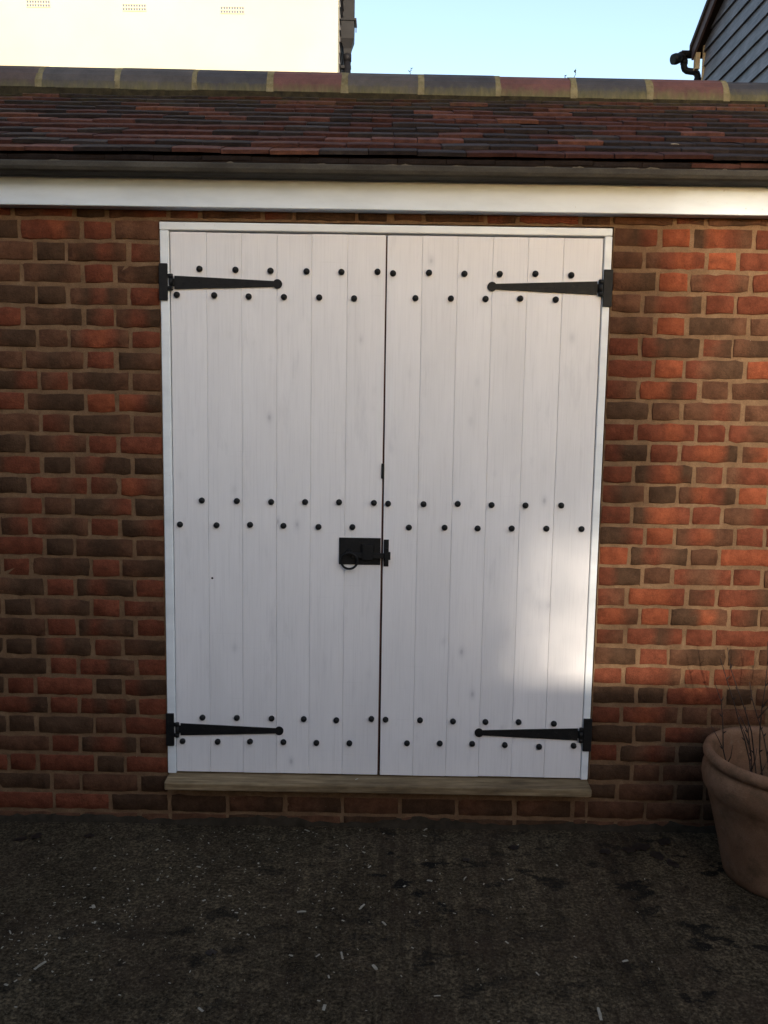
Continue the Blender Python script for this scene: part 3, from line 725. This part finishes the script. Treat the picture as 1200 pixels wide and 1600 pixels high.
# weeds rooted in the ridge mortar
for (x, z, s, lab) in ((.075, 3.112, .040, 'tiny weed sprig on the roof ridge above the door gap'), (.832, 3.108, .050, 'taller weed sprig on the roof ridge nearer the dark barn'), (.785, 3.108, .016, 'stub of weed on the ridge left of the taller sprig')):
    E_ = empty('weed_sprig', (x, 1.0, z)); tag(E_, lab, 'weed', 'weeds on the ridge')
    m = MB(); rr = random.Random(int(x*99)); pts = [(rr.gauss(0, .002), rr.gauss(0, .002), s*i/4-.004) for i in range(5)]; m.tube(pts, [.0020, .0018, .0016, .0013, .0008], 5); m.build('stem', SPRIG, E_)
    lf = MB()
    for i in range(7):
        zz = s*(.25+.7*rr.random()); a = rr.uniform(0, 6.28); d = Vector((cos(a), sin(a), .5)); q = Vector((0, 0, zz)); L = .007+.006*rr.random(); side_ = d.cross(Vector((0, 0, 1))).normalized()*L*.35
        lf.add([q, q+d*L*.6+side_, q+d*L*1.3, q+d*L*.6-side_], [(0, 1, 2, 3)])
    lf.build('leaves', SPRIG, E_)

# ------------------------------------------------------------------ cream rendered house beyond the ridge
CHS = empty('cream_house', (-4, 6, 0)); tag(CHS, 'sunlit cream rendered house wall with three air vents beyond the roof', 'house')
CHS.location = (0, 0, 0)
CX = -.512; CY = 4.9
w = MB(); w.box(-8.5, CX, CY, CY+.2, 0, 7.4); w.build('front_wall', RENDER, CHS)
w = MB(); w.box(CX-.2, CX-.002, CY+.203, 6.05, 0, 7.3); w.box(-8.5, -8.3, CY+.203, 7.7, 0, 7.3); w.box(-8.5, CX-.25, 7.702, 7.9, 0, 7.3)
for k in range(36):                      # lapped courses on the shaded flank
    z = 3.6+k*.10; w.add([(CX-.002, CY+.21, z), (CX-.002, 6.04, z), (CX-.002, 6.04, z+.1), (CX-.002, CY+.21, z+.1), (CX+.010, CY+.21, z), (CX+.010, 6.04, z)], [(0, 1, 5, 4), (4, 5, 2, 3), (0, 4, 3), (1, 2, 5)])
w.build('flank_wall', SLATE, CHS)
w = MB(); w.box(CX-.03, CX+.112, 5.62, 5.72, 5.30, 7.2); w.build('corner_board', BLACKP, CHS)
w = MB(); w.prism([(4.6, 7.3), (6.3, 8.6), (8.0, 7.3), (8.0, 7.4), (6.3, 8.75), (4.6, 7.4)], -8.9, CX-.02, 'x'); w.build('roof', m_plain('far_roof_tile', (.08, .04, .03), (.14, .07, .05), 12, .85, .6), CHS)
for (x, z) in ((-3.213, 5.194), (-2.348, 5.173), (-1.465, 5.163)):
    v = MB(); W_, H_ = .215, .062; y0 = CY-.006; y1 = CY-.001; nx, nz = 9, 2; fx, fz = .0085, .011
    cw = W_/nx; chh = H_/nz
    v.box(x-W_/2, x+W_/2, y0, y1, z-H_/2, z-H_/2+fz/2).box(x-W_/2, x+W_/2, y0, y1, z+H_/2-fz/2, z+H_/2).box(x-W_/2, x+W_/2, y0, y1, z-fz/2, z+fz/2)
    for i in range(nx+1):
        xx = x-W_/2+i*cw
        for (za, zb) in ((z-H_/2+fz/2, z-fz/2), (z+fz/2, z+H_/2-fz/2)):
            v.box(max(xx-fx/2, x-W_/2), min(xx+fx/2, x+W_/2), y0+.0002, y1, za, zb)
    V = v.build('air_vent', RENDER, CHS)
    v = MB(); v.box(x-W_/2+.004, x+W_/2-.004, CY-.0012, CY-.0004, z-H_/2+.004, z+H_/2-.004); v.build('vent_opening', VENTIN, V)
# rainwater hopper and pipe on its flank
h = MB(); HX, HY = -.446, 5.3
def ring(x0, x1, y0, y1, z): return [(x0, y0, z), (x1, y0, z), (x1, y1, z), (x0, y1, z)]
secs = [ring(HX-.030, HX+.030, HY-.03, HY+.03, 4.955), ring(HX-.036, HX+.038, HY-.035, HY+.035, 5.005), ring(HX-.068, HX+.062, HY-.065, HY+.065, 5.085), ring(HX-.070, HX+.064, HY-.07, HY+.07, 5.235), ring(HX-.074, HX+.085, HY-.08, HY+.08, 5.238), ring(HX-.074, HX+.085, HY-.08, HY+.08, 5.256), ring(HX-.06, HX+.055, HY-.06, HY+.06, 5.256), ring(HX-.06, HX+.055, HY-.06, HY+.06, 5.15)]
vs = [p for s in secs for p in s]; fs = []
for i in range(len(secs)-1):
    for k in range(4): fs.append((4*i+k, 4*i+(k+1) % 4, 4*i+4+(k+1) % 4, 4*i+4+k))
fs += [(3, 2, 1, 0), (28, 29, 30, 31)]
h.add(vs, fs); h.box(HX+.078, HX+.086, HY-.079, HY-.07, 5.13, 5.24); h.build('rain_hopper', BLACKP, CHS)
h = MB(); h.tube([(HX, HY, 0), (HX, HY, 4.96)], .033, 16); h.tube([(HX, HY, 4.90), (HX, HY, 4.965)], .038, 16); h.box(CX, HX+.036, HY-.02, HY+.02, 4.835, 4.86); h.build('downpipe', BLACKP, CHS)

# ------------------------------------------------------------------ weatherboarded barn at the right
BN = empty('weatherboard_barn'); tag(BN, 'dark weatherboarded gable of a taller barn behind the roof at right', 'barn')
BX = 3.178; BY1 = 6.0; BYA = 3.4; BY0 = .8; SLP = .57; BE = 5.40
def gz(y): return BE+SLP*((BY1-y) if y > BYA else (y-BY0))
w = MB(); w.prism([(BY0, 0), (BY1, 0), (BY1, BE), (BYA, gz(BYA)), (BY0, BE)], BX+.03, BX+.1, 'x'); w.box(BX+.1, 9, BY0, BY0+.1, 0, BE-.1); w.box(BX+.1, 9, BY1-.1, BY1, 0, BE-.1)
w.build('wall', DARKIN, BN)
EXP = .1505; nb = int(7.0/EXP)
for k in range(nb):
    z0 = 3.0+k*EXP+.062; z1 = z0+EXP+.018
    if z0 > gz(BYA)-.02: break
    ya = BY1-.03 if z0 < BE-.05 else BY1-(z0-BE)/SLP-.03
    yb = BY0+.03 if z0 < BE-.05 else BY0+(z0-BE)/SLP+.03
    if ya-yb < .1: break
    b = MB(); vs = []; rb_ = random.Random(k); nseg = 8
    jt = rb_.gauss(0, .0012)
    for i in range(nseg+1):
        y = yb+(ya-yb)*i/nseg; wob = rb_.gauss(0, .0012)
        vs += [(BX-.006+jt+wob, y, z0+wob), (BX+.016, y, z0+.001), (BX+.026, y, z1), (BX+.018+jt, y, z1)]
    fs = [(0, 1, 2, 3), (4*nseg+3, 4*nseg+2, 4*nseg+1, 4*nseg)]
    for i in range(nseg):
        for q in range(4): fs.append((4*i+q, 4*i+4+q, 4*i+4+(q+1) % 4, 4*i+(q+1) % 4))
    b.add(vs, fs); b.build('weatherboard', BOARD, BN)
w = MB()                                  # roof: two slopes with a small verge overhang
VX = 3.092
for (ya, yb) in ((BY1+.12, BYA), (BYA, BY0-.12)):
    za = BE-SLP*.12 if ya > BYA else gz(BYA); zb = gz(BYA) if ya > BYA else BE-SLP*.12
    w.prism([(ya, za+.055), (yb, zb+.055), (yb, zb+.105), (ya, za+.105)], VX-.02, 9.2, 'x')
RB = w.build('roof', m_plain('barn_roof_tile', (.03, .025, .025), (.07, .05, .045), 20, .85, .6), BN)
w = MB()
za = BE-SLP*.10; w.prism([(BY1+.10, za-.060), (BYA, gz(BYA)-.060), (BYA, gz(BYA)+.052), (BY1+.10, za+.052)], VX, VX+.022, 'x')
w.prism([(BY0-.1, za-.06), (BYA, gz(BYA)-.06), (BYA, gz(BYA)+.052), (BY0-.1, za+.052)], VX, VX+.022, 'x'); w.build('bargeboard', BARGE, BN)
w = MB(); w.prism([(BY1+.10, za-.030), (BYA, gz(BYA)-.030), (BYA, gz(BYA)-.02), (BY1+.10, za-.02)], VX+.022, BX+.05, 'x'); w.build('verge_soffit', DARKIN, BN)
w = MB(); w.box(BX-.010, BX+.02, BY1-.026, BY1-.006, 3.0, BE-.02); w.build('corner_trim', PINE, BN)
w = MB(); w.box(BX-.068, BX-.022, BY1+.02, BY1+.08, 5.17, 5.33); w.build('eaves_block', PINE, BN)
# gutter along the far eaves: open end towards us, stop end, swan-neck and downpipe
w = MB(); gy, gz_ = BY1+.19, 5.395; P = []
for i in range(9): t = pi+pi*i/8; P.append((gy+.056*cos(t), gz_+.056*sin(t)))
w.prism(P, VX-.09, 9.2, 'x'); BG = w.build('gutter', BLACKP, BN)
w = MB(); w.tube([(VX-.105, gy-.02, gz_-.065), (VX-.150, gy-.05, gz_-.085), (VX-.185, gy-.06, gz_-.095)], [.048, .056, .050], 16); w.tube([(VX-.07, gy, gz_-.03), (VX-.11, gy-.02, gz_-.065)], [.045, .05], 14); w.build('stop_end', BLACKP, BG)
w = MB(); yy = BY1+.20
pth = [(3.005, yy, 5.33), (3.005, yy, 5.23), (3.007, yy, 5.205), (3.018, yy, 5.180), (3.040, yy, 5.165), (3.075, yy-.02, 5.152), (3.105, yy-.04, 5.140), (3.128, yy-.05, 5.120), (3.137, yy-.055, 5.09), (3.138, yy-.06, 5.05), (3.138, yy-.06, 0)]
pth = [(x+.046, y, z+.052 if z > 1 else 0) for x, y, z in pth]; w.tube(pth, .033, 16); w.tube([pth[1], (3.051, yy, 5.32)], .038, 16); w.tube([(3.184, yy-.06, 5.12), (3.184, yy-.06, 5.08)], .039, 16); w.box(3.19, BX+.16, yy-.08, yy-.05, 5.095, 5.115); w.build('downpipe', BLACKP, BN)

# ------------------------------------------------------------------ unseen blockers added around the viewer to shade the yard
NH = empty('unseen_shade_house'); tag(NH, 'unseen brick house added behind the viewer to shade the wall', 'house')  # occluder house added to keep the sun off the wall
HB = m_plain('house_brick', (.09, .045, .03), (.14, .075, .05), 10, .9, .5)
HXR = 1.30
w = MB(); w.prism([(-12.5, 0), (-6.5, 0), (-6.5, 3.8), (-9.5, 5.75), (-12.5, 3.8)], -11, HXR, 'x'); w.build('wall', HB, NH)
w = MB(); w.prism([(-6.2, 3.62), (-9.5, 5.78), (-12.8, 3.62), (-12.8, 3.78), (-9.5, 5.95), (-6.2, 3.78)], -11.2, HXR-.02, 'x'); w.build('roof', m_plain('house_roof', (.06, .04, .035), (.11, .07, .06), 12, .85, .6), NH)
w = MB(); w.box(HXR+.003, 11, -11.5, -7, 0, 2.16); w.box(HXR+.003, 11.1, -11.6, -6.95, 2.163, 2.205); w.build('unseen_cutoff_wing', HB, NH)  # wing added so its top edge cuts the sun patch off below
for x in (-9, -6.5, -4, -1.5):
    for z in (.9,):
        wf = MB(); wf.box(x, x+1.1, -6.502, -6.47, z, z+1.25); WN = wf.build('window', TRIM, NH)
        wf = MB(); wf.box(x+.06, x+.53, -6.4695, -6.465, z+.06, z+1.19); wf.box(x+.57, x+1.04, -6.4695, -6.465, z+.06, z+1.19)
        wf.build('pane', m_plain('dark_window', (.02, .022, .025), (.03, .032, .036), 3, .1, .0, .5) if 'dark_window' not in bpy.data.materials else bpy.data.materials['dark_window'], WN)
YW = MB(); YW.box(-2.85, -2.62, -6.45, -.25, 0, 2.3); YW.box(-2.88, -2.59, -6.45, -.25, 2.303, 2.37)  # unseen wall added to darken the left and lower wall
tag(YW.build('unseen_shade_wall', HB), 'unseen high brick wall added beyond the left edge to darken the yard', 'wall')
YW = MB(); YW.box(2.72, 2.95, -6.9, -.25, 0, 1.3); YW.box(2.69, 2.98, -6.9, -.25, 1.303, 1.37)  # unseen wall added to hold back low light from the right
tag(YW.build('unseen_shade_wall', HB), 'unseen brick wall added beyond the right edge to cut low side light', 'wall')
TRB = empty('unseen_filter_tree', (4.7, -14.2, 0)); tag(TRB, 'unseen half-leafless tree behind the viewer, crown shaped to filter the low sun', 'tree')  # unseen tree put in to dapple and bound the sun patch
rq = random.Random(12)
m = MB(); m.tube([(0, 0, 0), (.05, .02, 1.2), (-.05, 0, 2.6), (-.25, .05, 4.4), (-.6, 0, 6.7)], [.2, .17, .13, .08, .02], 10)
cen = []
for i in range(16):
    z = rq.uniform(2.2, 6.3); x0 = -.05-.25*max(0, (z-2.6)/2.2)
    tx, ty, tz = rq.uniform(-2.8, .9), rq.uniform(-.7, .7), z+rq.uniform(.3, 1.0)
    p = [(x0+(tx-x0)*t, ty*t, z+(tz-z)*t+.18*sin(pi*t)) for t in (0, .25, .5, .75, 1)]; m.tube(p, [.035, .028, .02, .012, .005], 6)
    for q in range(6):
        t = rq.uniform(.3, 1); b = Vector((x0+(tx-x0)*t, ty*t, z+(tz-z)*t)); e = b+Vector((rq.gauss(0, .4), rq.gauss(0, .3), rq.gauss(.2, .3))); m.tube([b, (b+e)/2+Vector((0, 0, .04)), e], [.014, .010, .004], 5)
m.build('trunk', TWIG, TRB)
lf = MB()
def leaves(x0, x1, z0, z1, tau, q=.6):
    cell = sqrt(.00125*q*q/tau); nx = max(1, int((x1-x0)/cell)); nz = max(1, int((z1-z0)/cell))
    for i in range(nx):
        for j in range(nz):
            c_ = Vector((x0+(i+rq.random())*(x1-x0)/nx-4.7, rq.gauss(0, .35), z0+(j+rq.random())*(z1-z0)/nz)); a = Vector((rq.gauss(0, 1), rq.gauss(0, 1), rq.gauss(0, 1))).normalized(); b = a.cross(Vector((rq.gauss(0, 1), rq.gauss(0, 1), rq.gauss(0, 1)))).normalized()
            a *= .05*q; b *= .025*q
            lf.add([c_-a, c_+b, c_+a, c_-b], [(0, 1, 2, 3)])
# crown masses shaping the sun patch: thin skirt, thick left and upper left, full top
leaves(2.0, 2.72, 3.3, 4.7, 3.6)
leaves(2.72, 2.86, 3.4, 4.55, 1.7)
leaves(2.86, 2.96, 3.4, 4.55, .95)
leaves(2.96, 4.9, 3.4, 4.40, .22)
leaves(2.96, 4.9, 4.40, 4.55, .8)
leaves(2.0, 3.12, 4.62, 5.75, 6.0)
leaves(2.0, 3.12, 4.48, 4.62, 2.0)
leaves(3.12, 3.30, 4.55, 5.75, 2.0)
leaves(3.30, 4.9, 4.55, 5.6, .45)
leaves(2.0, 5.2, 5.65, 7.0, 4.5, .9)
lf.build('crown', m_leaf('garden_leaf', (.04, .05, .02), (.09, .09, .03)), TRB)
